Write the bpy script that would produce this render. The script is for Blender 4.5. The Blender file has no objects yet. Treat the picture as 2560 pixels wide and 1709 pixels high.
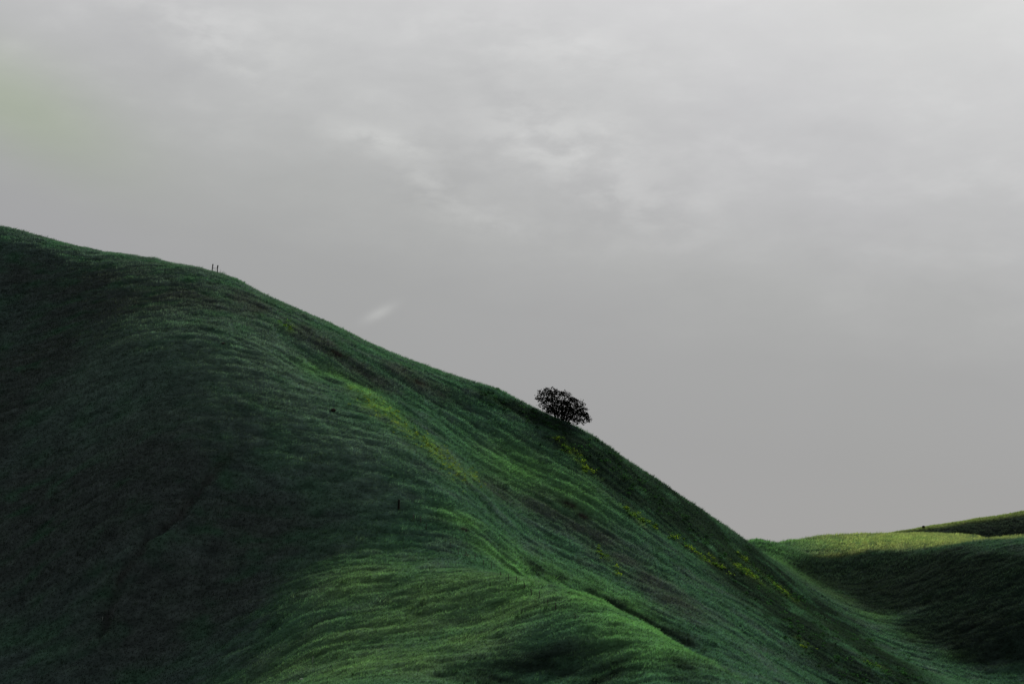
import bpy, math, random
import numpy as np
from mathutils import Vector, Matrix

R = math.radians
S = bpy.context.scene
COL = S.collection

# ------------------------------------------------------------------ camera
cd = bpy.data.cameras.new("camera")
cd.lens = 60.0; cd.sensor_width = 36.0
cd.clip_start = 0.5; cd.clip_end = 20000
cam = bpy.data.objects.new("camera", cd); COL.objects.link(cam)
cam.location = (0, 0, 0)
cam.rotation_euler = (math.pi/2 + math.atan((1400-854.5)/(2560*60/36)), 0, 0)
S.camera = cam

# ------------------------------------------------------------------ light
SUN_AZ, SUN_EL = 14.0, 30.0            # degrees; azimuth from +Y towards +X
SUN_STRENGTH = 5.0
SKY_STRENGTH = 0.1
sd = bpy.data.lights.new("sun", 'SUN')
sd.energy = SUN_STRENGTH; sd.angle = R(9); sd.color = (1.0, 0.98, 0.92)
so = bpy.data.objects.new("sun", sd); COL.objects.link(so)
ldir = Vector((math.sin(R(SUN_AZ))*math.cos(R(SUN_EL)), math.cos(R(SUN_AZ))*math.cos(R(SUN_EL)), math.sin(R(SUN_EL))))
so.rotation_euler = (-ldir).to_track_quat('-Z', 'Y').to_euler()
so.location = (60, 150, 90)
S.view_settings.view_transform = 'Standard'; S.view_settings.look = 'None'
S.view_settings.exposure = 0.75; S.view_settings.gamma = 1.0
S.cycles.max_bounces = 6; S.cycles.diffuse_bounces = 3; S.cycles.transmission_bounces = 3

world = bpy.data.worlds.new("World"); S.world = world; world.use_nodes = True
nt = world.node_tree; nt.nodes.clear()
def W(t, **k):
    n = nt.nodes.new(t)
    for a, b in k.items(): setattr(n, a, b)
    return n
def LK(a, b): nt.links.new(a, b)
def setin(sock, v):
    if isinstance(v, (int, float, tuple)): sock.default_value = v
    else: LK(v, sock)
def M(op, a, b=0.0, c=0.0, clamp=False):
    n = W('ShaderNodeMath', operation=op, use_clamp=clamp)
    setin(n.inputs[0], a); setin(n.inputs[1], b); setin(n.inputs[2], c)
    return n.outputs[0]
def ramp(v, pts, interp='LINEAR'):
    n = W('ShaderNodeValToRGB'); cr = n.color_ramp; cr.interpolation = interp
    while len(cr.elements) < len(pts): cr.elements.new(0.5)
    for e, (p, c) in zip(cr.elements, pts):
        e.position = p; e.color = (c[0], c[1], c[2], 1) if isinstance(c, tuple) else (c, c, c, 1)
    LK(v, n.inputs[0]); return n.outputs[0]
def mixc(f, a, b, blend='MIX'):
    n = W('ShaderNodeMix', data_type='RGBA', blend_type=blend)
    setin(n.inputs[0], f); setin(n.inputs[6], a); setin(n.inputs[7], b)
    return n.outputs[2]
def noise(vec, scale, detail, rough=0.55, dist=0.0):
    n = W('ShaderNodeTexNoise'); LK(vec, n.inputs['Vector'])
    n.inputs['Scale'].default_value = scale; n.inputs['Detail'].default_value = detail
    n.inputs['Roughness'].default_value = rough; n.inputs['Distortion'].default_value = dist
    return n.outputs['Fac']
tc = W('ShaderNodeTexCoord')
sep = W('ShaderNodeSeparateXYZ'); LK(tc.outputs['Generated'], sep.inputs[0])
dx, dy, dz = sep.outputs
# overcast deck: brightest towards the veiled sun high on the right, dim low down
soft = noise(tc.outputs['Generated'], 5.0, 3, 0.5, 0.4)
tt = M('ADD', M('ADD', dz, M('MULTIPLY', dx, 0.20)), M('MULTIPLY', M('SUBTRACT', soft, 0.5), 0.05))
base = ramp(M('DIVIDE', tt, 1.2, clamp=True), [
    (0.0, (.345,.345,.347)), (.075, (.352,.352,.354)), (.125, (.375,.376,.376)), (.16, (.42,.422,.42)),
    (.20, (.495,.495,.500)), (.235, (.56,.56,.565)), (.275, (.635,.635,.637)), (.33, (.69,.69,.69)),
    (.55, (.66,.67,.68)), (1.0, (.56,.585,.61))])
# drawn-out cloud streaks, sinking to the right
mp = W('ShaderNodeMapping'); mp.inputs['Rotation'].default_value = (0, R(-17), 0)
mp.inputs['Scale'].default_value = (1.0, 0.6, 2.3)
LK(tc.outputs['Generated'], mp.inputs[0])
st = noise(mp.outputs[0], 14.0, 9, 0.58, 0.15)
band = ramp(M('DIVIDE', tt, 1.2, clamp=True), [(0.0, 0.0), (.11, .02), (.17, .55), (.22, 1.0), (.27, .7), (.5, .45), (1.0, .4)])
wisp = M('MULTIPLY', ramp(st, [(.46, 0.0), (.74, 1.0)], 'EASE'), band)
dark = M('MULTIPLY', ramp(st, [(.30, 1.0), (.50, 0.0)], 'EASE'), band)
# three brighter cloud banks, each a soft direction-space mass broken up by noise
fine = noise(mp.outputs[0], 34.0, 9, 0.56, 0.15)
def bank(az, el, la, lb, rot):
    d = Vector((math.sin(R(az))*math.cos(R(el)), math.cos(R(az))*math.cos(R(el)), math.sin(R(el))))
    u = Vector((math.cos(R(az)), -math.sin(R(az)), 0)); v = u.cross(d); v = v if v.z > 0 else -v
    a = u*math.cos(R(rot)) + v*math.sin(R(rot)); b = v*math.cos(R(rot)) - u*math.sin(R(rot))
    def dot(w, s):
        n = W('ShaderNodeVectorMath', operation='DOT_PRODUCT'); LK(tc.outputs['Generated'], n.inputs[0]); n.inputs[1].default_value = w/s
        return n.outputs['Value']
    c0 = d.dot(a); c1 = d.dot(b)
    ra = dot(a, math.tan(R(la))); rb = dot(b, math.tan(R(lb)))
    q = M('ADD', M('POWER', ra, 2.0), M('POWER', rb, 2.0))
    front = M('GREATER_THAN', dy, 0.0)
    return M('MULTIPLY', front, M('EXPONENT', M('MULTIPLY', q, -1.0)))
b1 = bank(1.6, 13.8, 3.0, 1.3, -14)
b2 = bank(-4.6, 14.0, 1.9, 0.42, -14)
b3 = bank(-4.5, 8.22, 0.55, 0.17, 28)
b4 = bank(-2.9, 12.6, 1.2, 0.5, -20)
b5 = bank(4.8, 11.6, 2.4, 0.9, -12)
b6 = bank(-9.5, 16.5, 1.9, 0.6, -22)
b7 = bank(-11.5, 17.8, 3.2, .9, -16)
b8 = bank(0.5, 17.2, 5.0, 1.1, -8)
b9 = bank(-1.0, 11.4, 2.6, .55, -14)
bm0 = M('MULTIPLY', M('ADD', M('ADD', b7, b8), b9), .5)
bm = M('ADD', bm0, M('ADD', M('ADD', b1, b2), M('ADD', M('MULTIPLY', b5, .6), M('ADD', M('MULTIPLY', b4, .8), M('MULTIPLY', b6, .55)))))
puffs = M('MULTIPLY', bm, ramp(fine, [(.36, 0.0), (.66, 1.0)], 'EASE'))
puff3 = M('MULTIPLY', b3, ramp(fine, [(.25, .3), (.6, 1.0)], 'EASE'))
add = M('ADD', M('MULTIPLY', wisp, .052), M('ADD', M('MULTIPLY', puffs, .10), M('MULTIPLY', puff3, .085)))
add = M('SUBTRACT', add, M('MULTIPLY', dark, .026))
addc = W('ShaderNodeCombineColor'); setin(addc.inputs[0], add); setin(addc.inputs[1], add); setin(addc.inputs[2], M('MULTIPLY', add, .95))
cl = mixc(1.0, base, addc.outputs[0], 'ADD')
# faint hue drift of the veil (lilac-grey to green-grey)
hue = noise(tc.outputs['Generated'], 3.2, 2, 0.5, 0.2)
cl = mixc(1.0, cl, ramp(hue, [(.32, (.990, 1.0, .988)), (.5, (.995, .998, 1.0)), (.66, (.995, .994, 1.010))]), 'MULTIPLY')
gl = bank(-16.8, 14.6, 4.0, 1.5, -24)
cl = mixc(M('MULTIPLY', gl, .85), cl, mixc(1.0, cl, (.91, 1.0, .80, 1), 'MULTIPLY'))
# the deck is thicker and far darker behind the camera
back = ramp(M('ADD', M('MULTIPLY', dy, .5), .5), [(.0, .46), (.45, .70), (.80, .90), (.92, 1.0)])
cl = mixc(1.0, cl, back, 'MULTIPLY')
sky = W('ShaderNodeTexSky', sky_type='NISHITA', sun_disc=False)
sky.sun_elevation = R(SUN_EL); sky.sun_rotation = R(SUN_AZ)
deck = W('ShaderNodeVectorMath', operation='SCALE'); LK(cl, deck.inputs[0]); deck.inputs['Scale'].default_value = 0.595/SKY_STRENGTH
full = mixc(0.994, sky.outputs[0], deck.outputs[0])
bg = W('ShaderNodeBackground'); bg.inputs['Strength'].default_value = SKY_STRENGTH
LK(full, bg.inputs[0])
wo = W('ShaderNodeOutputWorld'); LK(bg.outputs[0], wo.inputs[0])

# ------------------------------------------------------------------ terrain data (metres, world x y z)
CTRL = [(-83.0,272.0,53.58), (-77.5,270.0,51.41), (-72.1,268.0,49.95), (-66.8,266.4,47.96), (-61.5,264.7,47.56), (-55.5,262.8,45.99), (-51.2,261.5,45.38),
    (-46.2,260.0,43.66), (-42.7,259.3,43.46), (-39.9,258.8,40.68), (-35.8,258.0,39.21), (-30.8,256.8,37.03), (-26.5,255.7,34.86), (-20.3,253.8,31.60),
    (-14.1,251.4,28.83), (-7.5,248.6,26.32), (-2.1,246.0,24.47), (0.4,244.8,22.59), (3.0,243.5,19.97), (5.4,243.0,20.38), (9.0,243.0,17.76), (12.0,243.6,17.61),
    (14.6,245.0,15.57), (18.4,247.0,12.24), (21.2,249.5,11.18), (26.2,254.0,8.76), (30.6,261.0,5.91), (32.9,265.8,5.53), (35.5,273.0,3.30), (43.0,300.0,4.40),
    (50.5,322.0,4.38), (56.2,328.6,4.19), (64.6,338.0,3.90), (69.6,338.9,4.49), (76.3,340.0,4.97), (83.3,337.6,4.90), (90.6,335.0,4.93), (98.8,332.0,1.15),
    (-89.7,294.0,52.93), (-99.8,327.0,43.68), (-78.0,290.0,49.19), (-86.9,323.0,40.05), (-66.6,286.7,46.74), (-74.3,319.7,37.66), (-55.5,283.5,44.50),
    (-62.0,316.5,35.48), (-46.4,281.3,42.52), (-51.8,314.3,33.56), (-38.8,280.0,38.11), (-43.4,313.0,29.31), (-28.8,277.7,33.61), (-32.2,310.7,24.96),
    (-15.3,273.4,27.36), (-17.1,306.4,18.93), (-2.3,268.0,22.86), (-2.6,301.0,14.57), (3.2,265.5,18.18), (3.6,298.5,10.07), (9.8,265.0,15.89), (11.0,298.0,7.86),
    (15.9,267.0,13.60), (17.9,300.0,5.67), (23.0,271.5,9.02), (25.8,304.5,1.28), (33.2,283.0,3.53), (37.1,316.0,-3.99), (38.4,295.0,0.82), (42.7,328.0,-6.60),
    (55.3,352.0,1.96), (59.2,377.0,-1.12), (70.3,368.0,1.46), (75.1,393.0,-1.60), (83.1,370.0,2.57), (88.7,395.0,-0.53), (98.7,365.0,2.53), (105.5,390.0,-0.57),
    (-77.4,255.0,40.81), (-71.6,237.0,29.31), (-62.0,207.0,9.65), (-55.1,186.0,-5.38), (-51.9,176.0,-12.43), (-50.4,224.0,27.71), (-43.7,196.0,9.14), (-40.5,183.0,0.00),
    (-39.7,180.0,-5.21), (-37.5,171.0,-12.07), (-55.8,214.0,17.45), (-37.7,206.0,16.80), (-43.2,243.0,36.55), (-33.6,227.0,28.08), (-28.7,196.0,9.14), (-26.9,185.0,0.00),
    (-25.2,174.0,-5.04), (-22.9,159.0,-11.23), (-21.4,191.0,5.30), (-19.6,176.0,-2.03), (-17.9,161.0,-7.38), (-20.4,213.0,17.37), (-12.7,193.0,5.67), (-12.7,182.0,0.00),
    (-11.5,166.0,-4.81), (-9.7,141.0,-9.96), (-27.9,229.0,25.33), (-23.5,227.0,23.60), (-18.4,222.0,20.56), (-13.6,214.0,16.19), (-9.3,208.0,12.37), (-6.3,199.0,7.38),
    (-5.4,192.0,4.08), (-1.1,176.0,-1.14), (3.1,169.0,-1.95), (7.2,162.0,-3.06), (11.3,153.0,-5.27), (15.5,145.0,-7.80), (19.7,138.0,-10.87), (-3.0,161.0,-5.84),
    (4.8,152.0,-5.93), (-6.2,149.0,-8.53), (9.4,146.0,-7.36), (-2.7,147.0,-8.08), (2.4,149.0,-7.68), (2.3,145.0,-10.24), (-2.7,145.5,-9.98), (7.3,143.5,-9.52),
    (-24.2,238.0,28.98), (-15.6,236.0,24.26), (-15.0,228.0,21.12), (-4.4,229.0,15.98), (-4.1,216.0,10.07), (1.3,205.0,3.32), (3.8,197.0,-0.45), (11.0,193.0,-3.55),
    (19.9,186.0,-8.53), (25.7,180.0,-12.71), (7.4,230.0,13.36), (12.4,217.0,4.62), (9.9,222.0,8.95), (17.2,209.0,-0.82), (22.3,234.0,4.98), (26.6,220.0,-2.53),
    (33.3,250.0,0.00), (32.6,207.0,-8.55), (35.7,196.0,-13.84), (43.3,254.0,-5.84), (47.8,230.0,-11.59), (52.3,214.0,-15.11), (38.3,287.0,3.18), (49.2,288.0,-2.65),
    (56.3,270.0,-7.45), (60.1,258.0,-10.65), (65.6,247.0,-14.14), (70.2,238.0,-16.81), (52.0,304.0,0.70), (55.2,322.0,3.05), (64.4,301.0,2.22), (72.7,284.0,1.70),
    (81.3,273.0,1.13), (83.2,308.0,3.06), (90.9,305.0,2.68), (61.1,286.0,-2.64), (69.5,272.0,-3.13), (77.2,260.0,-4.79), (69.7,253.0,-9.29), (73.4,248.0,-11.37),
    (29.0,140.0,-22.00), (0.0,0.0,-1.70), (0.0,-40.0,6.00), (0.0,-120.0,30.00), (-80.0,0.0,4.00), (80.0,0.0,-6.00), (120.0,-100.0,14.00), (-120.0,-100.0,34.00),  # unseen hill behind the camera, raised to block sky light
    (0.0,30.0,-4.50), (0.0,60.0,-9.00), (-30.0,60.0,-8.00), (30.0,60.0,-13.00), (-40.0,100.0,-12.00), (0.0,105.0,-14.00), (40.0,110.0,-20.00), (70.0,130.0,-24.00),
    (100.0,150.0,-24.00), (-60.0,110.0,-12.00), (80.0,60.0,-16.00), (-60.0,158.0,-16.00), (-75.0,170.0,-13.00), (-88.0,190.0,3.00), (-95.0,225.0,24.00),
    (-100.0,265.0,50.00), (-115.0,150.0,-14.00), (-125.0,205.0,10.00), (-130.0,260.0,45.00), (-170.0,150.0,10.00), (-190.0,200.0,32.00), (-190.0,280.0,48.00),  # unseen rise off to the left, added to cut sky light
    (-190.0,100.0,20.00), (85.0,240.0,-12.00), (95.0,264.0,1.00), (105.0,290.0,5.00), (110.0,330.0,5.00), (150.0,270.0,2.00), (150.0,330.0,6.00), (150.0,200.0,-14.00),
    (200.0,260.0,2.00), (200.0,340.0,4.00), (-190.0,340.0,40.00), (-100.0,340.0,36.00), (-110.0,300.0,48.00), (-70.0,330.0,38.00), (0.0,330.0,12.00), (60.0,420.0,-14.00),
    (-60.0,440.0,12.00), (160.0,430.0,-8.00), (-190.0,480.0,10.00), (40.0,520.0,-22.00), (220.0,480.0,-14.00), (-40.0,600.0,-25.00), (200.0,600.0,-30.00),
    (-200.0,620.0,-15.00), (1.3,177.5,-2.64), (4.4,179.0,-5.74), (7.9,180.0,-8.44), (5.5,170.5,-3.45), (8.6,172.0,-6.55), (12.1,173.0,-9.25), (9.6,163.5,-4.56),
    (12.7,165.0,-7.66), (16.2,166.0,-10.36), (13.7,154.5,-6.77), (16.8,156.0,-9.87), (20.3,157.0,-12.57), (17.9,146.5,-9.30), (21.0,148.0,-12.40), (24.5,149.0,-15.10),
    (22.1,139.5,-12.37), (25.2,141.0,-15.47), (28.7,142.0,-18.17), (-21.0,228.5,22.70), (-15.9,223.5,19.66), (-11.1,215.5,15.29), (-6.8,209.5,11.47)]
# patches of plant cover: (x, y, radius x, radius y)
GULLY = [(-32.95,199.5), (-33.19,198.75), (-34.26,196.25), (-35.92,192.25), (-37.2,189.0), (-39.38,187.0), (-40.71,183.75), (-41.59,182.75), (-42.16,180.5),
    (-41.97,178.25)]
POST = [(-12.73,192.75)]
SKYPOSTS = [(-46.79,263.0), (-45.88,262.5), (-45.29,262.0), (-44.25,261.0)]
STAKES = [(-10.94,190.75), (-10.11,190.25), (-9.44,189.25), (-6.67,186.0), (-5.73,184.0), (-4.91,183.75), (-3.93,183.75), (-2.97,182.5), (-2.17,182.75), (-1.11,170.75),
    (-0.35,168.75), (0.43,166.75), (1.19,165.0), (1.85,162.75), (2.53,160.75), (3.29,158.0), (3.94,156.25), (5.64,153.25)]
PALE = [(-18.11,157.25), (-42.55,179.5)]
ROCKS = [(-22.51,214.25), (-38.46,225.5), (-18.61,153.25), (22.1,214.75)]
TREE = [(7.27,247.5), (5.33,246.75)]
DRY_SHADE = [(-74.67,257.75,5.5,5.2), (-64.11,252.5,10.9,6.5), (-49.0,246.0,5.1,4.4), (-65.07,221.25,3.5,11.6), (-57.32,198.25,4.2,9.6), (-56.55,243.5,19.8,7.2),
    (-64.04,230.0,8.9,11.0), (-28.11,188.5,7.4,5.6), (-33.29,179.5,10.1,6.1), (-46.91,195.0,12.9,8.8), (4.01,214.75,3.6,3.9), (-2.0,213.75,2.4,4.1),
    (62.34,277.0,17.7,14.8), (68.38,254.75,8.1,7.6), (71.22,273.75,7.8,5.8), (-40.1,248.75,2.2,5.0), (-37.26,245.75,2.2,5.0), (-29.66,241.25,2.4,4.1),
    (-26.57,239.25,2.5,3.5), (-23.49,237.0,2.5,2.9), (-21.08,235.25,2.6,2.9), (-18.75,234.0,2.6,3.1), (-15.88,240.5,2.4,3.0), (-12.92,238.5,2.4,2.8),
    (-9.52,238.0,2.4,2.4), (7.96,213.5,3.1,2.9), (10.83,211.5,3.1,3.1), (13.52,207.75,3.1,3.8), (16.08,203.75,3.1,4.4), (19.32,198.5,3.2,4.8)]
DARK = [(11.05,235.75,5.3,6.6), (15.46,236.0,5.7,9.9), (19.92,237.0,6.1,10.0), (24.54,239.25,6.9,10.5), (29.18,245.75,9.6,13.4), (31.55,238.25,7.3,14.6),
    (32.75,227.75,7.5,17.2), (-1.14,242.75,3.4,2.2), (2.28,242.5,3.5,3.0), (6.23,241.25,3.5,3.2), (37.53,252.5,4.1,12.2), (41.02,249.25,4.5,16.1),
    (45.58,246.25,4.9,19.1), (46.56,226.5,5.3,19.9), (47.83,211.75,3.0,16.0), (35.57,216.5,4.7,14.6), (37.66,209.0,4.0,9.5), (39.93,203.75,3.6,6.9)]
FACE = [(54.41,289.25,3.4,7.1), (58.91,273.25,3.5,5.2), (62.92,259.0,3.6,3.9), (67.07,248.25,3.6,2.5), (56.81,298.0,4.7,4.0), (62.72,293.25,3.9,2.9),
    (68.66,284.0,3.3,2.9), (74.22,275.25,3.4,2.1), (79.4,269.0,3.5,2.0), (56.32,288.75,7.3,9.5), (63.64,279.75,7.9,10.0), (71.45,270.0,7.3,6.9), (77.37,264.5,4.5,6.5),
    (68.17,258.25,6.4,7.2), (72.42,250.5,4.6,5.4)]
HOLLOW_SHADE = [(2.68,192.25,1.4,1.9), (5.38,193.0,1.4,1.9), (8.51,193.0,1.4,1.6), (11.49,190.75,2.2,1.5), (14.0,189.0,2.5,18.0), (16.46,187.25,2.7,1.5), (18.86,185.5,1.4,1.5),
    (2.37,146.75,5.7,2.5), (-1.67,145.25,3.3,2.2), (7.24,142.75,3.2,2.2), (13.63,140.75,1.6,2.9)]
LUSH_LIT = [(-27.06,229.5,2.1,2.5), (-23.9,230.5,2.2,2.2), (-20.42,228.25,2.1,3.1), (-16.7,222.0,2.1,3.0), (-5.86,193.25,2.6,2.0), (-2.2,189.0,2.6,2.2),
    (0.87,188.0,2.6,10.6), (5.32,191.0,2.9,15.5), (8.86,191.0,3.2,17.6), (12.27,189.25,3.6,19.1), (12.65,152.0,3.9,20.0), (1.04,222.75,5.2,7.0), (7.25,221.5,4.8,5.4),
    (45.6,288.5,4.8,11.2), (48.92,281.0,4.1,8.0), (51.95,273.25,3.1,4.2), (55.83,265.0,2.5,2.9), (59.78,256.0,2.1,2.0), (64.19,248.25,2.0,1.5), (70.14,312.5,14.4,9.9),
    (53.73,320.5,5.8,2.0), (43.27,299.75,7.8,1.5), (46.22,296.5,4.6,2.4), (0.76,164.5,2.3,3.9), (7.42,160.0,3.2,19.1), (9.83,151.75,3.5,20.1), (12.82,146.0,4.0,4.8)]
OLIVE = [(-5.87,168.75,7.5,9.5), (-10.51,162.25,7.0,10.0), (-13.35,152.25,5.7,9.0), (-17.74,160.0,6.2,6.4), (-7.95,149.75,4.7,6.9), (-15.44,175.0,5.1,7.0),
    (-1.11,159.75,5.5,4.2), (-3.55,153.75,4.3,5.5)]
BOWL_LIGHT = [(-50.37,224.5,13.0,10.0), (-38.97,217.5,9.0,9.5), (-34.11,225.75,5.6,11.6), (-41.66,208.5,9.4,6.2), (-26.78,214.75,4.7,7.9), (-20.54,203.75,7.4,7.1),
    (-17.34,195.25,4.9,4.4)]
YELLOW = [(-18.56,222.25,1.5,3.6), (-16.55,220.0,1.6,3.4), (-14.29,217.25,1.5,3.6), (-12.06,214.25,1.5,3.8), (-10.51,213.5,1.5,4.1), (-8.92,211.5,1.5,4.2),
    (-7.63,210.25,1.5,4.4), (-6.87,209.5,1.5,4.2), (-21.33,226.5,0.6,1.6), (-5.01,214.25,0.6,2.1), (-4.48,213.0,0.6,2.1)]
WEED = [(6.61,234.75,0.9,1.5), (7.95,234.0,0.9,1.5), (9.02,233.25,0.9,1.5), (9.47,231.0,0.9,1.5), (10.18,229.0,0.9,1.5), (14.61,223.5,0.9,1.5), (15.61,223.0,0.9,1.5),
    (16.62,222.75,0.9,1.5), (18.01,224.0,1.0,1.5), (21.71,224.75,1.1,1.5), (22.85,225.75,1.1,1.5), (23.87,225.5,1.1,1.5), (26.38,227.0,1.2,1.5), (26.97,227.5,1.2,1.5),
    (34.06,250.5,1.5,1.6), (31.96,237.25,1.6,2.6), (33.37,239.5,1.8,3.2), (38.42,249.0,1.6,2.1), (38.83,248.0,1.7,2.4), (35.11,206.75,1.0,1.5), (43.97,211.75,1.1,1.5),
    (-32.46,240.75,0.7,1.5), (-31.57,240.5,0.7,1.5), (10.18,208.25,0.6,1.5), (11.04,206.5,0.6,1.5), (12.5,203.0,0.6,1.5)]

# ------------------------------------------------------------------ noise and terrain functions
def _h(i, j, s):
    n = (i.astype(np.int64)*374761393 + j.astype(np.int64)*668265263 + s*974634777) & 0xffffffff
    n = ((n ^ (n >> 13))*1274126177) & 0xffffffff
    return ((n ^ (n >> 16)) & 0xffff)/65535.0
def vn(x, y, s=0):                      # gradient noise, about -0.7..0.7
    i = np.floor(x); j = np.floor(y); fx = x-i; fy = y-j
    u = fx*fx*fx*(fx*(fx*6-15)+10); v = fy*fy*fy*(fy*(fy*6-15)+10)
    def g(a, b):
        t = _h(i+a, j+b, s)*2*np.pi
        return np.cos(t)*(fx-a) + np.sin(t)*(fy-b)
    return (g(0,0)*(1-u)+g(1,0)*u)*(1-v) + (g(0,1)*(1-u)+g(1,1)*u)*v
def fbm(x, y, s=0, o=4):
    r = 0; a = 1.0; t = 0
    for k in range(o):
        r = r + a*vn(x*2**k, y*2**k, s+k*17); t += a; a *= .5
    return r/t*1.6
def ss(a, b, x):
    t = np.clip((x-a)/(b-a), 0, 1); return t*t*(3-2*t)

P = np.array(CTRL)
def tps_fit():
    n = len(P); d = np.hypot(P[:,None,0]-P[None,:,0], P[:,None,1]-P[None,:,1])/100
    A = np.zeros((n+3, n+3)); A[:n,:n] = np.where(d > 0, d*d*np.log(d+1e-12), 0) + np.eye(n)*2e-3
    A[:n,n] = 1; A[:n,n+1] = P[:,0]/100; A[:n,n+2] = P[:,1]/100; A[n:,:n] = A[:n,n:].T
    return np.linalg.solve(A, np.r_[P[:,2], 0, 0, 0])
TW = tps_fit()
def smooth_height(x, y):
    n = len(P); out = np.empty(x.size)
    for s in range(0, x.size, 20000):
        d2 = ((x[s:s+20000,None]-P[:,0])**2 + (y[s:s+20000,None]-P[:,1])**2)/1e4
        out[s:s+20000] = (0.5*d2*np.log(d2+1e-20))@TW[:n] + TW[n] + TW[n+1]*x[s:s+20000]/100 + TW[n+2]*y[s:s+20000]/100
    r = np.hypot(x, y-240); w = ss(300, 620, r)
    return out*(1-w) + w*(-38 + 9*fbm(x/420, y/420, 5, 3))
def seg_dist(x, y, pts):
    best = np.full(x.shape, 1e9); side = np.zeros(x.shape)
    for (ax, ay), (bx, by) in zip(pts[:-1], pts[1:]):
        ux, uy = bx-ax, by-ay; L = ux*ux+uy*uy
        t = np.clip(((x-ax)*ux+(y-ay)*uy)/L, 0, 1)
        d = np.hypot(x-ax-t*ux, y-ay-t*uy); m = d < best
        best = np.where(m, d, best); side = np.where(m, (x-ax)*uy-(y-ay)*ux, side)
    return best, np.sign(side)
def lay(x, y):                          # combed grain of the grass: runs across the slope
    wx = x + 1.6*vn(x/14, y/14, 71); wy = y + 1.3*vn(x/11, y/11, 72)
    return wx, wy
XC = np.array([(15.8,145),(11.5,153),(7.2,162),(3.2,169),(-1,176),(-5.4,192),(-6.2,199),(-9.2,208),(-13.5,214),(-18.5,222),(-25,228),(-36,240),(-47,262)])
XV = np.array([(72,200),(66,238),(64,247),(61,258),(57,270),(49,283),(41,292),(36,300)])
def right_flank(x, y):                  # 1 on the flank between the spur crest and the valley floor
    return ss(-.5, 3.5, x-np.interp(y, XC[:,1], XC[:,0]))*ss(3, -3, x-np.interp(y, XV[:,1], XV[:,0]))
def grain(x, y):
    """cross-slope ripples on the open faces; long runnels straight down the fall line on the right flank"""
    wx, wy = lay(x, y); w = right_flank(x, y)
    left = .50*vn(wx/3.6, wy/1.0, 31) + .45*vn(wx/1.7, wy/.62, 32) + .34*vn(wx/7.5, wy/1.8, 33) + .25*fbm(x/2.1, y/1.7, 36, 2)
    a = R(27); u = wx*math.cos(a)-wy*math.sin(a); v = wx*math.sin(a)+wy*math.cos(a)
    right = .50*vn(u/9, v/.85, 37) + .36*vn(u/4.2, v/.5, 38) + .45*vn(u/17, v/1.6, 39) + .2*fbm(x/1.8, y/1.5, 36, 2)
    return left, right, w
def streak(x, y):
    l, r, w = grain(x, y)
    return l*(1-w)+r*w
def detail(x, y):
    wx, wy = lay(x, y)
    l, r, w = grain(x, y)
    h = .30*fbm(x/11, y/9, 3, 3) + l*(1-w)*.27 + r*w*.52 + .12*vn(wx/2.4, wy/.95, 12)
    h = h + .22*vn(x/6, y/5, 18)*vn(x/23, y/19, 19)                 # slumps and hollows here and there
    rid = np.maximum(0, vn(wx/6, wy/2.0, 14))
    h = h + .26*rid*ss(-90, -10, -np.abs(x+45))*(1-w)               # ledges trodden into the left bowl
    near = (x > -50) & (x < -25) & (y > 165) & (y < 206)
    d, sd = seg_dist(x + .9*vn(x/2.5, y/2.5, 41) + .4*vn(x/.9, y/.9, 45), y + .9*vn(x/2.5, y/2.5, 42), GULLY)
    prof = -.80*np.exp(-(d/.65)**2) + .34*np.exp(-((d-1.4)/.8)**2)*(sd < 0)
    brk = .15 + 1.0*ss(-.30, .35, vn(x/5, y/5, 44))
    return h + np.where(near, prof*brk, 0)
def height(x, y):
    x = np.asarray(x, float).ravel(); y = np.asarray(y, float).ravel()
    f = ss(620, 420, np.hypot(x, y-240))
    return smooth_height(x, y) + detail(x, y)*f
def gz(x, y): return float(height(np.array([x]), np.array([y]))[0])

# far hill rising behind the saddle on the right
def far_height(x, y):
    x = np.asarray(x, float).ravel(); y = np.asarray(y, float).ravel()
    top = np.interp(x, [20, 60, 84, 97, 108, 118, 129, 150, 200, 270, 340, 420], [-22, -6, 4.4, 6.9, 8.9, 10.4, 12.0, 16, 25, 31, 27, 5])
    top = top + .5*vn(x/17, x*0+3, 91)
    t = (y-430-8*vn(x/60, y/60, 92))/13.0
    z = top - (np.sqrt(1+t*t)-1)*13*np.where(t < 0, .80, .30)
    wx, wy = lay(x, y)
    return z + .35*fbm(x/9, y/9, 93, 3) + .18*vn(wx/4, wy/1.4, 94)

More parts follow.
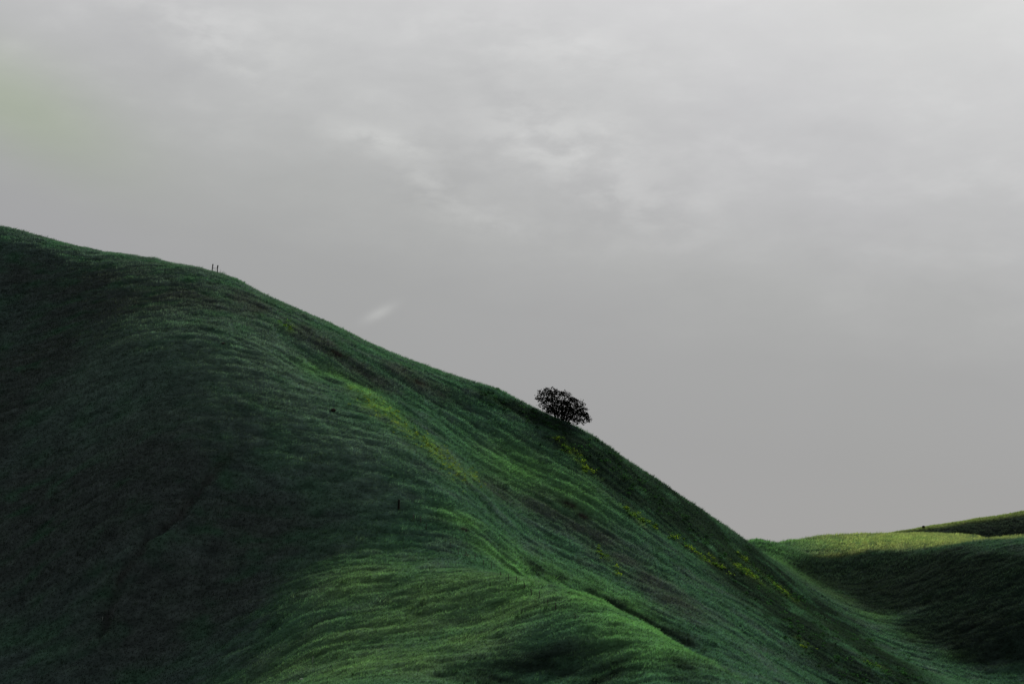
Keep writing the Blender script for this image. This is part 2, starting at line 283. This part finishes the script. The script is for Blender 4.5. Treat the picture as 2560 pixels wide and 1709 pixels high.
# ------------------------------------------------------------------ plant cover, with some light and shade in the colour
C_GREEN = np.array([.039, .090, .057]); C_LUSH = np.array([.075, .172, .064]); C_DRY = np.array([.038, .043, .043])
C_DARK = np.array([.010, .016, .013]); C_BLUE = np.array([.050, .080, .072]); C_OLIVE = np.array([.074, .134, .058]); C_BOWL_LIGHT = np.array([.070, .112, .090]); C_SOIL = np.array([.022, .019, .019])
def cover(blobs, x, y, ext=1.0, rmax=13):
    m = np.zeros(x.shape)
    for bx, by, rx, ry in blobs:
        rx = min(rx, 22)*ext; ry = min(ry, rmax)*ext
        k = (np.abs(x-bx) < 2.6*rx) & (np.abs(y-by) < 2.6*ry)
        if k.any():
            m[k] = np.maximum(m[k], np.exp(-((x[k]-bx)/rx)**2 - ((y[k]-by)/ry)**2))
    return m
def plant_colour(x, y):
    x = np.asarray(x, float); y = np.asarray(y, float)
    st = streak(x, y)
    n1 = fbm(x/16, y/12, 51, 4); n2 = fbm(x/5, y/3.2, 52, 3); n3 = fbm(x/2.2, y/1.1, 53, 2)
    mixv = .5*n1 + .45*n2 + .35*st
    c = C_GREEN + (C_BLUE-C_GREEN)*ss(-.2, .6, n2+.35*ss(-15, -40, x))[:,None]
    lush = np.clip(.95*cover(LUSH_LIT, x, y, 1.15, 6.5) * ss(-.75, .45, mixv+.25) + .55*ss(.25, .8, mixv), 0, 1)  # lush grass; lit crest, saddle and valley strip also brightened in colour
    c = c + (C_LUSH-c)*lush[:,None]
    ol = cover(OLIVE, x, y, 1.15, 6.5)*ss(-.75, .4, mixv+.25)
    c = c + (C_OLIVE-c)*(np.clip(ol, 0, 1)*.85)[:,None]
    sd_ = cover(BOWL_LIGHT, x, y, 1.25)*ss(-.8, .3, mixv+.2)
    c = c + (C_BOWL_LIGHT-c)*(np.clip(sd_, 0, 1)*.8)[:,None]  # grass colour lightened to brighten the dim upper bowl
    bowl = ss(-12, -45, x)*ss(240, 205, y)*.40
    dry = np.clip((cover(DRY_SHADE, x, y, 1.1)*1.15 + bowl)*ss(-.65, .25, .6*n2+.6*st-.2*n1+.1), 0, 1)  # dry grass, plus painted shade on the right hill face
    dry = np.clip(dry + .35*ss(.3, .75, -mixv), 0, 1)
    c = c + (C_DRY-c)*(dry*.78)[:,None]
    dk = np.clip(np.maximum(1.7*cover(DARK, x, y, 1.15), 1.2*cover(HOLLOW_SHADE, x, y, 1.1, 3))*ss(-.55, .3, n2+.5*st+.15), 0, 1)  # dark scrub, plus shade painted at slope foot, hollow and crest crease
    face = 2.2*cover(FACE, x, y, 1.2)*ss(-.9, 0, .5*st+.5*n2+.2); dk = np.maximum(dk, np.clip(face, 0, 1))  # shade on the right hill face, painted as dark grass
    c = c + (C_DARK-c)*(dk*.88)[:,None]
    yl = np.clip(cover(YELLOW, x, y, 1.15)*ss(-.5, .55, n3+.6*st) + .8*cover(WEED, x, y, 1.25, 3)*ss(-.15, .6, n3+.5*st), 0, 1)
    c = c + (np.array([.110, .175, .032])-c)*(yl*.58)[:,None]
    y0 = 297-.78*np.clip(x-62, 0, 30); hl = ss(y0+1, y0+7, y)*ss(46, 66, x)*ss(400, 370, y)      # sunlight on the right hill's shoulder, painted into the grass colour
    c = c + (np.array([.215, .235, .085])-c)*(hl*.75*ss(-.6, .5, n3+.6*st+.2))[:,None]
    near = (x > -50) & (x < -25) & (y > 165) & (y < 206)
    if near.any():
        d, sd = seg_dist(x, y, GULLY)
        g = np.where(near, np.exp(-(d/.7)**2)*ss(-.4, .3, n3+.2), 0)
        c = c + (C_SOIL-c)*(g*.55)[:,None]
    for bx, by, rx, ry in SOIL:
        d = np.exp(-((x-bx)/rx)**2-((y-by)/ry)**2)*1.5*ss(-.5, .3, n3+.2)
        c = c + (C_SOIL-c)*np.clip(d, 0, .95)[:,None]
    c = c*np.clip(1+.80*np.clip(st, -1, 1)+.28*n3, .3, 2.2)[:,None]
    return np.clip(c, .003, .4)
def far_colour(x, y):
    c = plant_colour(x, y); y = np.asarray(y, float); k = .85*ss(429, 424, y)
    return c + (np.array([.155, .185, .065])-c)*(.8*ss(424, 429, y))[:,None] + (C_DRY*.55*(c.sum(1, keepdims=True)/.18)-c)*k[:,None]  # sunlit rim and shaded face painted into the grass colour
SOIL = [(7.3, 217.6, 1.0, .9), (8.9, 216.0, .7, .6), (-24.5, 237.5, 1.2, 1.0), (-13.5, 238.6, 1.3, .9), (-5.3, 191.0, .45, .4), (-4.9, 184.4, .4, .35)]

# ------------------------------------------------------------------ mesh helpers
def mesh_np(name, verts, faces, mat, colours=None, smooth=True, parent=None):
    me = bpy.data.meshes.new(name); k = faces.shape[1]
    me.vertices.add(len(verts)); me.vertices.foreach_set('co', np.asarray(verts, np.float32).ravel())
    me.loops.add(faces.size); me.loops.foreach_set('vertex_index', faces.astype(np.int32).ravel())
    me.polygons.add(len(faces)); me.polygons.foreach_set('loop_start', np.arange(0, faces.size, k, dtype=np.int32))
    me.polygons.foreach_set('loop_total', np.full(len(faces), k, np.int32))
    if smooth: me.polygons.foreach_set('use_smooth', np.ones(len(faces), bool))
    if colours is not None:
        a = me.attributes.new('plant_colour', 'FLOAT_COLOR', 'POINT')
        a.data.foreach_set('color', np.c_[colours, np.ones(len(colours))].astype(np.float32).ravel())
    me.update(calc_edges=True); me.materials.append(mat)
    o = bpy.data.objects.new(name, me); COL.objects.link(o)
    if parent: o.parent = parent
    return o
def tag(o, label, cat=None, group=None, kind=None):
    if label: o['label'] = label
    if cat: o['category'] = cat
    if group: o['group'] = group
    if kind: o['kind'] = kind
    return o
def empty(name, loc):
    o = bpy.data.objects.new(name, None); o.empty_display_size = .3; COL.objects.link(o); o.location = loc; return o
class MB:
    def __init__(s): s.v = []; s.f = []
    def tube(s, pts, rad, n=8, jit=0.0, seed=0, squash=1.0):
        rnd = random.Random(seed); rings = []
        pts = [Vector(p) for p in pts]
        for i, p in enumerate(pts):
            t = (pts[min(i+1, len(pts)-1)]-pts[max(i-1, 0)]).normalized()
            a = t.orthogonal().normalized() if abs(t.z) < .9 else Vector((1, 0, 0)); a = (a-t*a.dot(t)).normalized(); b = t.cross(a)
            ring = []
            for k in range(n):
                th = 2*math.pi*k/n; rr = rad[i]*(1+rnd.uniform(-jit, jit))
                ring.append(len(s.v)); s.v.append(tuple(p + a*math.cos(th)*rr + b*math.sin(th)*rr*squash))
            rings.append(ring)
        for r0, r1 in zip(rings[:-1], rings[1:]):
            for k in range(n): s.f.append((r0[k], r0[(k+1) % n], r1[(k+1) % n], r1[k]))
        s.f.append(tuple(rings[-1])); s.f.append(tuple(reversed(rings[0])))
    def build(s, name, mat, parent=None, smooth=True):
        me = bpy.data.meshes.new(name); me.from_pydata(s.v, [], s.f); me.update(); me.materials.append(mat)
        for p in me.polygons: p.use_smooth = smooth
        o = bpy.data.objects.new(name, me); COL.objects.link(o)
        if parent: o.parent = parent
        return o

# ------------------------------------------------------------------ materials
def material(name):
    m = bpy.data.materials.new(name); m.use_nodes = True; m.node_tree.nodes.clear(); return m, m.node_tree
def plant_mat(name, gain, transl, rough=.8, spec=.15, tint=(1.0, 1.1, .75)):
    m, t = material(name); N = t.nodes.new
    at = N('ShaderNodeAttribute'); at.attribute_name = 'plant_colour'
    tx = N('ShaderNodeTexCoord'); ns = N('ShaderNodeTexNoise'); t.links.new(tx.outputs['Object'], ns.inputs['Vector'])
    ns.inputs['Scale'].default_value = 1.7; ns.inputs['Detail'].default_value = 5
    mr = N('ShaderNodeMapRange'); mr.inputs[1].default_value = .3; mr.inputs[2].default_value = .7
    mr.inputs[3].default_value = .72*gain; mr.inputs[4].default_value = 1.28*gain
    t.links.new(ns.outputs['Fac'], mr.inputs[0])
    sc = N('ShaderNodeVectorMath'); sc.operation = 'SCALE'; t.links.new(at.outputs['Color'], sc.inputs[0]); t.links.new(mr.outputs[0], sc.inputs['Scale'])
    bs = N('ShaderNodeBsdfPrincipled'); t.links.new(sc.outputs[0], bs.inputs['Base Color'])
    bs.inputs['Roughness'].default_value = rough; bs.inputs['Specular IOR Level'].default_value = spec
    out = N('ShaderNodeOutputMaterial')
    if transl:
        tr = N('ShaderNodeBsdfTranslucent'); mu = N('ShaderNodeVectorMath'); mu.operation = 'MULTIPLY'
        t.links.new(sc.outputs[0], mu.inputs[0]); mu.inputs[1].default_value = tint
        t.links.new(mu.outputs[0], tr.inputs['Color'])
        mx = N('ShaderNodeMixShader'); mx.inputs[0].default_value = transl
        t.links.new(bs.outputs[0], mx.inputs[1]); t.links.new(tr.outputs[0], mx.inputs[2]); t.links.new(mx.outputs[0], out.inputs[0])
    else:
        t.links.new(bs.outputs[0], out.inputs[0])
    return m
def simple_mat(name, c0, c1, scale, rough=.85, spec=.2, stretch=(1, 1, 1), transl=0):
    m, t = material(name); N = t.nodes.new
    tx = N('ShaderNodeTexCoord'); mp = N('ShaderNodeMapping'); mp.inputs['Scale'].default_value = stretch
    ns = N('ShaderNodeTexNoise'); ns.inputs['Scale'].default_value = scale; ns.inputs['Detail'].default_value = 6
    t.links.new(tx.outputs['Object'], mp.inputs[0]); t.links.new(mp.outputs[0], ns.inputs['Vector'])
    cr = N('ShaderNodeValToRGB'); cr.color_ramp.elements[0].position = .32; cr.color_ramp.elements[1].position = .68
    cr.color_ramp.elements[0].color = (*c0, 1); cr.color_ramp.elements[1].color = (*c1, 1)
    t.links.new(ns.outputs['Fac'], cr.inputs[0])
    bs = N('ShaderNodeBsdfPrincipled'); t.links.new(cr.outputs[0], bs.inputs['Base Color'])
    bs.inputs['Roughness'].default_value = rough; bs.inputs['Specular IOR Level'].default_value = spec
    bp = N('ShaderNodeBump'); bp.inputs['Strength'].default_value = .5; bp.inputs['Distance'].default_value = .02
    t.links.new(ns.outputs['Fac'], bp.inputs['Height']); t.links.new(bp.outputs[0], bs.inputs['Normal'])
    out = N('ShaderNodeOutputMaterial'); t.links.new(bs.outputs[0], out.inputs[0])
    return m
M_SWARD = plant_mat('sward_soil', .80, 0, 1.0, 0.0)
M_GRASS = plant_mat('grass_blades', 1.0, .35, 1.0, 0.0)
M_LEAF = simple_mat('dark_leaf', (.004, .005, .004), (.009, .012, .007), 3, .9, .0)
M_BARK = simple_mat('bark', (.012, .010, .008), (.030, .025, .020), 6, .95, .05, (1, 1, .2))
M_WOOD = simple_mat('weathered_wood', (.006, .005, .005), (.018, .015, .013), 9, .9, .05, (1, 1, .12))
M_STEEL = simple_mat('rusty_steel', (.018, .017, .015), (.040, .032, .026), 14, .7, .3)
M_PALE = simple_mat('pale_stake', (.16, .18, .16), (.26, .28, .25), 14, .7, .2)
M_ROCK = simple_mat('brown_rock', (.010, .008, .008), (.040, .030, .028), 3, .95, .05)
M_STONE = simple_mat('pale_stone', (.16, .17, .16), (.34, .35, .33), 4, .9, .1)

# ------------------------------------------------------------------ the ground: one sheet to the horizon
def axis(lo, hi, step, far, grow):
    a = list(np.arange(lo, hi+1e-6, step)); s = step
    while a[-1] < far: s *= grow; a.append(a[-1]+s)
    s = step; b = [a[0]]
    while b[-1] > -far: s *= grow; b.append(b[-1]-s)
    return np.array(b[1:][::-1] + a)
gx = axis(-94, 112, .36, 7000, 1.06); gy = axis(134, 348, .34, 7000, 1.06)
GX, GY = np.meshgrid(gx, gy); X = GX.ravel(); Y = GY.ravel()
Z = height(X, Y)
def grid_faces(nx, ny):
    i = (np.arange(ny-1)[:,None]*nx + np.arange(nx-1)[None,:]).ravel()
    return np.stack([i, i+1, i+1+nx, i+nx], 1)
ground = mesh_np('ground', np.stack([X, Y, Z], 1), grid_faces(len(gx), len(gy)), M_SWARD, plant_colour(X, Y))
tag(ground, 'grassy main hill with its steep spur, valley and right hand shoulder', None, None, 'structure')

hx = np.arange(20, 420, .9); hy = np.concatenate([np.arange(385, 460, .6), np.arange(460, 560, 4)])
HX, HY = np.meshgrid(hx, hy); HXr = HX.ravel(); HYr = HY.ravel()
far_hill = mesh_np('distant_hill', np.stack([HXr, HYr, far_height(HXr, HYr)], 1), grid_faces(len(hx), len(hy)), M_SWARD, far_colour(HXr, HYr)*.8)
tag(far_hill, 'dark hill with a bright grassy rim rising at far right', None, None, 'structure')

# ------------------------------------------------------------------ grass
rng = np.random.default_rng(7)
def blades(x, y, z, col, h, nb, wid, spread, wind=.85):
    n = len(x); k = n*nb
    i = np.repeat(np.arange(n), nb)
    a = rng.uniform(0, 2*np.pi, k); r = spread*np.sqrt(rng.uniform(0, 1, k))*np.minimum(h[i]/.3, 1.5)
    bx = x[i]+r*np.cos(a); by = y[i]+r*np.sin(a); bz = z[i]-.05
    hh = h[i]*rng.uniform(.65, 1.2, k)
    lx = .55*np.cos(a)*rng.uniform(.3, 1, k)+wind*rng.uniform(.3, 1.2, k)+rng.normal(0, .15, k); ly = .5*np.sin(a)*rng.uniform(.3, 1, k)-.2
    q = hh/np.sqrt(1+lx*lx+ly*ly)
    tx = bx+lx*q; ty = by+ly*q; tz = bz+q+.05
    t = rng.uniform(0, np.pi, k); w = wid*rng.uniform(.6, 1.3, k)
    wx = np.cos(t)*w; wy = np.sin(t)*w*.6
    v = np.empty((k, 3, 3))
    v[:,0] = np.stack([bx-wx, by-wy, bz], 1); v[:,1] = np.stack([bx+wx, by+wy, bz], 1); v[:,2] = np.stack([tx, ty, tz], 1)
    c = col[i]*rng.uniform(.7, 1.35, (k, 1))*(1+rng.normal(0, .05, (k, 3)))
    return v.reshape(-1, 3), np.repeat(np.clip(c, .002, .6), 3, 0)
VS, CS = [], []
def scatter(y0, y1, cell, spread_w):
    ys = np.arange(y0, y1, cell); px, py = [], []
    for yy in ys:
        half = .325*yy+spread_w
        xs = np.arange(-half, half, cell); px.append(xs); py.append(np.full(len(xs), yy))
    px = np.concatenate(px); py = np.concatenate(py)
    return px+rng.uniform(-.5, .5, len(px))*cell, py+rng.uniform(-.5, .5, len(px))*cell
for (y0, y1, cell, nb, wid) in [(134, 180, .255, 6, .029), (180, 230, .29, 6, .034), (230, 285, .34, 6, .043), (285, 346, .55, 7, .065)]:
    x, y = scatter(y0, y1, cell, 10)
    st = streak(x, y)
    h = (.25+.16*st+.10*vn(x/3, y/2, 61))*rng.uniform(.8, 1.25, len(x))*cell/.31
    keep = (h > .06) & ((x > -93) & (x < 112))
    x, y, h = x[keep], y[keep], np.clip(h[keep], .08, .7)
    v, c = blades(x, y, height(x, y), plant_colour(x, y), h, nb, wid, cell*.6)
    VS.append(v); CS.append(c)
x, y = scatter(134, 285, 1.15, 5)                     # coarser tussocks, gathered in patches
keep = (vn(x/7, y/5, 63)+.5*vn(x/2.5, y/2, 64)+rng.normal(0, .12, len(x)) > .32) & (x > -93) & (x < 112)
x, y = x[keep], y[keep]
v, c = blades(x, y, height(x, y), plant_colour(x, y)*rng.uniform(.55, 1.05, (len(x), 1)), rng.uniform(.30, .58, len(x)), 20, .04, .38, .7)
VS.append(v); CS.append(c)
x = rng.uniform(84, 150, 14000); y = rng.uniform(405, 455, 14000)
h = .45+.2*streak(x, y)
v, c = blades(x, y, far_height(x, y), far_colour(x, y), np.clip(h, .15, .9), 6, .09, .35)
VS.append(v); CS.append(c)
V = np.concatenate(VS); Cc = np.concatenate(CS)
grass = mesh_np('grass', V, np.arange(len(V)).reshape(-1, 3), M_GRASS, Cc, smooth=False)
tag(grass, 'combed green grass covering the hillsides', 'grass', None, 'stuff')

# leafy weeds in clumps down the right flank, and the yellow flower drift on the spur
def leaf_quads(x, y, z, col, size):
    n = len(x); nrm = rng.normal(0, 1, (n, 3)); nrm[:,2] += .8; nrm /= np.linalg.norm(nrm, axis=1, keepdims=True)
    t = np.cross(nrm, rng.normal(0, 1, (n, 3))); t /= np.linalg.norm(t, axis=1, keepdims=True); b = np.cross(nrm, t)
    p = np.stack([x, y, z], 1); s = size[:,None]
    v = np.stack([p-t*s, p-b*s*.55, p+t*s, p+b*s*.55], 1).reshape(-1, 3)
    return v, np.repeat(col, 4, 0)
def clumps(blobs, per, ext, rad, lift, size, cfun):
    VV, CC = [], []
    for bx, by, rx, ry in blobs:
        m = max(3, int(per*min(rx, 3)*min(ry, 4)))
        cx = bx+rng.normal(0, .55, m)*rx*ext; cy = by+rng.normal(0, .55, m)*min(ry, 4)*ext
        cr = rad*np.clip(rng.lognormal(-.25, .5, m), .3, 2.2); cz = height(cx, cy)
        nl = 26; i = np.repeat(np.arange(m), nl)
        d = rng.normal(0, 1, (m*nl, 3)); d /= np.linalg.norm(d, axis=1, keepdims=True); d *= (rng.uniform(.2, 1, (m*nl, 1))**.5)
        x = cx[i]+d[:,0]*cr[i]; y = cy[i]+d[:,1]*cr[i]; z = cz[i]+np.abs(d[:,2])*cr[i]*lift+.05
        v, c = leaf_quads(x, y, z, cfun(m*nl, i), size*rng.uniform(.6, 1.4, m*nl)); VV.append(v); CC.append(c)
    return np.concatenate(VV), np.concatenate(CC)
def weed_col(n, i):
    t = rng.uniform(0, 1, int(i.max())+1)[i][:,None]
    return (np.array([.035, .095, .018])*(1-t)+np.array([.13, .19, .020])*t)*rng.uniform(.6, 1.3, (n, 1))
def scrub_col(n, i):
    t = rng.uniform(0, 1, int(i.max())+1)[i][:,None]
    return (np.array([.010, .022, .012])*(1-t)+np.array([.020, .060, .020])*t)*rng.uniform(.6, 1.4, (n, 1))
def flower_col(n, i):
    t = rng.uniform(0, 1, n)[:,None]
    return np.where(t > .55, np.array([.26, .30, .03]), np.array([.07, .13, .018]))*rng.uniform(.6, 1.2, (n, 1))
v1, c1 = clumps(WEED, 4.5, 1.0, .38, .9, .11, weed_col)
weeds = mesh_np('weeds', v1, np.arange(len(v1)).reshape(-1, 4), M_GRASS, c1, smooth=False)
tag(weeds, 'bright yellow-green weed clumps scattered down the right flank', 'weeds', None, 'stuff')
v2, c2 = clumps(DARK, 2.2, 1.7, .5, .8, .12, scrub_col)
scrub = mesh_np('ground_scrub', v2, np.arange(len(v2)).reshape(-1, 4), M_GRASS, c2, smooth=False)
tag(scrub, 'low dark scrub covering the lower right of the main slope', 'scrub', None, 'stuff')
v3, c3 = clumps(YELLOW, 4.0, 1.35, .25, 1.0, .055, flower_col)
flowers = mesh_np('wildflowers', v3, np.arange(len(v3)).reshape(-1, 4), M_GRASS, c3, smooth=False)
tag(flowers, 'drift of small yellow wildflowers along the spur', 'wildflowers', None, 'stuff')

# ------------------------------------------------------------------ lone bush-like tree on the ridge
TX, TY = 7.2, 247.6
tz = gz(TX, TY)
tree = empty('windswept_tree', (TX, TY, tz))
tag(tree, 'lone dark windswept tree leaning out from the ridge', 'tree')
rt = random.Random(5)
AX = Vector((.89, 0, -.454)); UP = Vector((.454, 0, .89)); CEN = Vector((.38, .2, 2.2))
cl_c = []
for k in range(4000):
    u = Vector((rt.gauss(0, 1), rt.gauss(0, 1), rt.gauss(0, 1))).normalized()*(rt.random()**.38)
    p = CEN + AX*u.x*4.15 + Vector((0, 1, 0))*u.y*2.5 + UP*u.z*2.05
    if all((p-q[0]).length > .92 for q in cl_c): cl_c.append((p, rt.uniform(.48, .78)))
    if len(cl_c) > 110: break
# keep foliage off the ground under the crown
gg = height(np.array([TX+c[0].x for c in cl_c]), np.array([TY+c[0].y for c in cl_c]))-tz
cl_c = [c for c, g in zip(cl_c, gg) if c[0].z > g+(.30 if c[0].x < -1.2 else .50)]
tr = MB(); stems = [(-1.5, .2), (-.8, -.4), (-.1, .1), (.25, .5), (.7, -.3), (1.2, .1), (.1, -.6)]
tips = []
for k, (sx, sy) in enumerate(stems):
    b = Vector((sx*.55, sy, gz(TX+sx*.55, TY+sy)-tz-.15))
    e = CEN + AX*(sx*1.75) + Vector((0, sy*2.2, 0)) + UP*rt.uniform(.1, 1.0)
    mid = b.lerp(e, .45)+Vector((rt.uniform(-.25, .1), rt.uniform(-.2, .2), rt.uniform(.05, .3)))
    tr.tube([b, b.lerp(mid, .5)+Vector((.04, 0, .05)), mid, mid.lerp(e, .55)+Vector((0, .1, .1)), e], [.17, .13, .10, .065, .03], 7, .12, k)
    tips += [mid, mid.lerp(e, .55), e]
trunk = tr.build('trunk', M_BARK, tree)
lb = MB()
for k, (p, r) in enumerate(cl_c):
    q = min(tips, key=lambda t: (t-p).length)
    m = q.lerp(p, .5)+Vector((rt.uniform(-.12, .12), rt.uniform(-.12, .12), rt.uniform(-.05, .15)))
    d = (p-CEN).normalized()
    lb.tube([q, m, p, p+d*r*.7], [.05, .035, .022, .008], 5, .1, k)
lb.build('limbs', M_BARK, tree)
LV = []
trg = np.random.default_rng(11)
for p, r in cl_c:
    n = int(56*r/.62)
    d = trg.normal(0, 1, (n, 3)); d /= np.linalg.norm(d, axis=1, keepdims=True); d *= trg.uniform(.15, 1, (n, 1))**.6*r
    d[:,0] *= 1.15; d[:,2] = d[:,2]*.8-.25*d[:,0]
    c = np.array(p)+d
    nr = trg.normal(0, 1, (n, 3)); nr /= np.linalg.norm(nr, axis=1, keepdims=True)
    t = trg.normal(0, 1, (n, 3))+np.array([.9, 0, .35]); t -= nr*(t*nr).sum(1, keepdims=True); t /= np.linalg.norm(t, axis=1, keepdims=True); b = np.cross(nr, t)
    s = trg.uniform(.08, .21, (n, 1))
    LV.append(np.stack([c-t*s, c-b*s*.5, c+t*s*1.1, c+b*s*.5], 1).reshape(-1, 3))
LV = np.concatenate(LV)
mesh_np('crown', LV, np.arange(len(LV)).reshape(-1, 4), M_LEAF, None, False, tree)

# ------------------------------------------------------------------ old fence on the skyline
(ax_, ay_), (bx_, by_), (s1x, s1y), (s2x, s2y) = SKYPOSTS
ay_ -= .4; by_ -= .3
za, zb = gz(ax_, ay_), gz(bx_, by_)
fence = empty('broken_fence', (ax_, ay_, za))
tag(fence, 'two weathered wooden posts with sagging wire on the skyline ridge', 'fence')
m = MB(); m.tube([(-.05, 0, -.35), (-.02, 0, 0), (.03, 0, .25), (.06, 0, .62), (.10, 0, .95), (.13, 0, 1.27), (.13, 0, 1.29)], [.15, .13, .085, .08, .085, .095, .06], 8, .08, 1)
m.build('post', M_WOOD, fence)
ob = Vector((bx_-ax_, by_-ay_, zb-za))
m = MB(); m.tube([ob+Vector(q) for q in [(0, 0, -.35), (0, 0, 0), (.01, 0, .3), (.0, 0, .62), (.03, 0, .95), (.06, 0, 1.24), (.06, 0, 1.26)]], [.16, .14, .085, .075, .095, .105, .07], 8, .08, 2)
m.build('post', M_WOOD, fence)
m = MB(); m.tube([Vector((.07, 0, .68)), Vector((.07, 0, .68)).lerp(ob+Vector((0, 0, .80)), .5)-Vector((0, 0, .05)), ob+Vector((0, 0, .80))], [.028, .024, .028], 6); m.build('wire', M_STEEL, fence)
m = MB(); m.tube([Vector((.12, 0, .60)), Vector((.45, 0, .42)), ob+Vector((-.02, 0, .55))], [.014, .012, .014], 5); m.build('wire', M_STEEL, fence)

# ------------------------------------------------------------------ single thick post on the slope
px_, py_ = POST[0]; pz = gz(px_, py_)
m = MB(); m.tube([(-.03, 0, -.4), (-.02, 0, 0), (-.015, 0, .4), (.0, 0, .8), (.015, 0, 1.10), (.02, 0, 1.19), (.02, 0, 1.215)], [.125, .122, .12, .112, .108, .10, .07], 8, .06, 4, .85)
post = m.build('fence_post', M_WOOD); post.location = (px_, py_, pz)
tag(post, 'single thick dark wooden post standing alone on the green slope', 'post')

# ------------------------------------------------------------------ thin stakes
ORD = ['first', 'second', 'third', 'fourth', 'fifth', 'sixth', 'seventh', 'eighth', 'ninth', 'tenth', 'eleventh', 'twelfth', 'thirteenth', 'fourteenth', 'fifteenth', 'sixteenth', 'seventeenth', 'last']
rs = random.Random(3)
m = MB(); m.tube([(0, 0, -.25), (0, 0, .25), (.015, 0, .60), (.02, 0, .70)], [.042, .040, .036, .026], 6, .1, 6)
stake0 = m.build('stake', M_STEEL)
for k, (x, y) in enumerate(STAKES):
    o = stake0 if k == 0 else stake0.copy()
    if k: COL.objects.link(o)
    o.location = (x, y, gz(x, y)); o.rotation_euler = (rs.uniform(-.06, .06), rs.uniform(-.1, .08), rs.uniform(0, 6)); o.scale = (1, 1, rs.uniform(.85, 1.15))
    tag(o, 'thin dark stake on the grassy spur, %s in the row downhill from the thick post' % ORD[k], 'stake', 'thin stakes in a row down the spur')
for (x, y, hgt, lab) in [(s1x, s1y-.3, .80, 'taller thin grey stake just right of the skyline fence posts'), (s2x, s2y-.3, .48, 'shorter thin grey stake farther right of the skyline fence posts')]:
    m = MB(); m.tube([(0, 0, -.3), (0, 0, hgt*.5), (.01, 0, hgt)], [.018, .018, .012], 6)
    o = m.build('skyline_stake', M_STEEL); o.location = (x, y, gz(x, y)); tag(o, lab, 'stake')
for (x, y), hgt, lab in zip(PALE, (.62, .35), ('pale thin stake in dark grass near the bottom of the slope', 'short pale stake by the foot of the gully at left')):
    m = MB(); m.tube([(0, 0, -.3), (.02, 0, hgt*.5), (.05, 0, hgt)], [.03, .028, .018], 6, .1, 8)
    o = m.build('marker_stake', M_PALE); o.location = (x, y, gz(x, y)); tag(o, lab, 'stake')

# ------------------------------------------------------------------ rocks
def rock(name, x, y, sx, sy, sz, mat, seed, label):
    import bmesh
    bm = bmesh.new(); bmesh.ops.create_icosphere(bm, subdivisions=3, radius=1)
    rr = np.random.default_rng(seed).uniform(0, 50, 3)
    for v in bm.verts:
        q = np.array([v.co.x*1.6+rr[0]]), np.array([v.co.y*1.6+v.co.z*1.3+rr[1]])
        f = 1+.30*float(vn(*q, seed)[0])+.14*float(vn(q[0]*2.7, q[1]*2.7, seed+1)[0])
        f = min(f, 1.06)
        v.co = Vector((v.co.x*sx*f, v.co.y*sy*f, v.co.z*sz*f))
    me = bpy.data.meshes.new(name); bm.to_mesh(me); bm.free(); me.materials.append(mat)
    o = bpy.data.objects.new(name, me); COL.objects.link(o); o.location = (x, y, gz(x, y)+sz*.30); tag(o, label, 'rock'); return o
rock('boulder', *ROCKS[0], .34, .28, .26, M_ROCK, 1, 'dark brown boulder in the grass below the upper spur crest')
rock('boulder', *ROCKS[1], .28, .22, .12, M_ROCK, 2, 'small flat dark rock high on the slope left of the spur')
rock('stone', *ROCKS[2], .17, .14, .15, M_STONE, 3, 'pale stone in the grass at the bottom edge left of centre')
rock('stone', *ROCKS[3], .10, .09, .12, M_STONE, 4, 'tiny pale stone on the slope between the spur and the dark scrub')

# ------------------------------------------------------------------ small round shrub on the far hill's rim
fx, fy = 102.6, 428.0
fz = float(far_height([fx], [fy])[0])
shrub = empty('shrub', (fx, fy, fz)); tag(shrub, 'small round dark shrub on the rim of the far hill', 'shrub')
m = MB(); m.tube([(0, 0, -.2), (.03, 0, .25), (.0, .02, .5)], [.07, .05, .03], 6); m.build('stem', M_BARK, shrub)
n = 260; d = trg.normal(0, 1, (n, 3)); d /= np.linalg.norm(d, axis=1, keepdims=True); d *= trg.uniform(.3, 1, (n, 1))**.5*np.array([.34, .32, .24])
c = d+np.array([0, 0, .42]); nr = trg.normal(0, 1, (n, 3)); t = np.cross(nr, trg.normal(0, 1, (n, 3))); t /= np.linalg.norm(t, axis=1, keepdims=True); nr /= np.linalg.norm(nr, axis=1, keepdims=True); b = np.cross(nr, t)
LVs = np.stack([c-t*.14, c-b*.08, c+t*.14, c+b*.08], 1).reshape(-1, 3)
mesh_np('crown', LVs, np.arange(len(LVs)).reshape(-1, 4), M_LEAF, None, False, shrub)
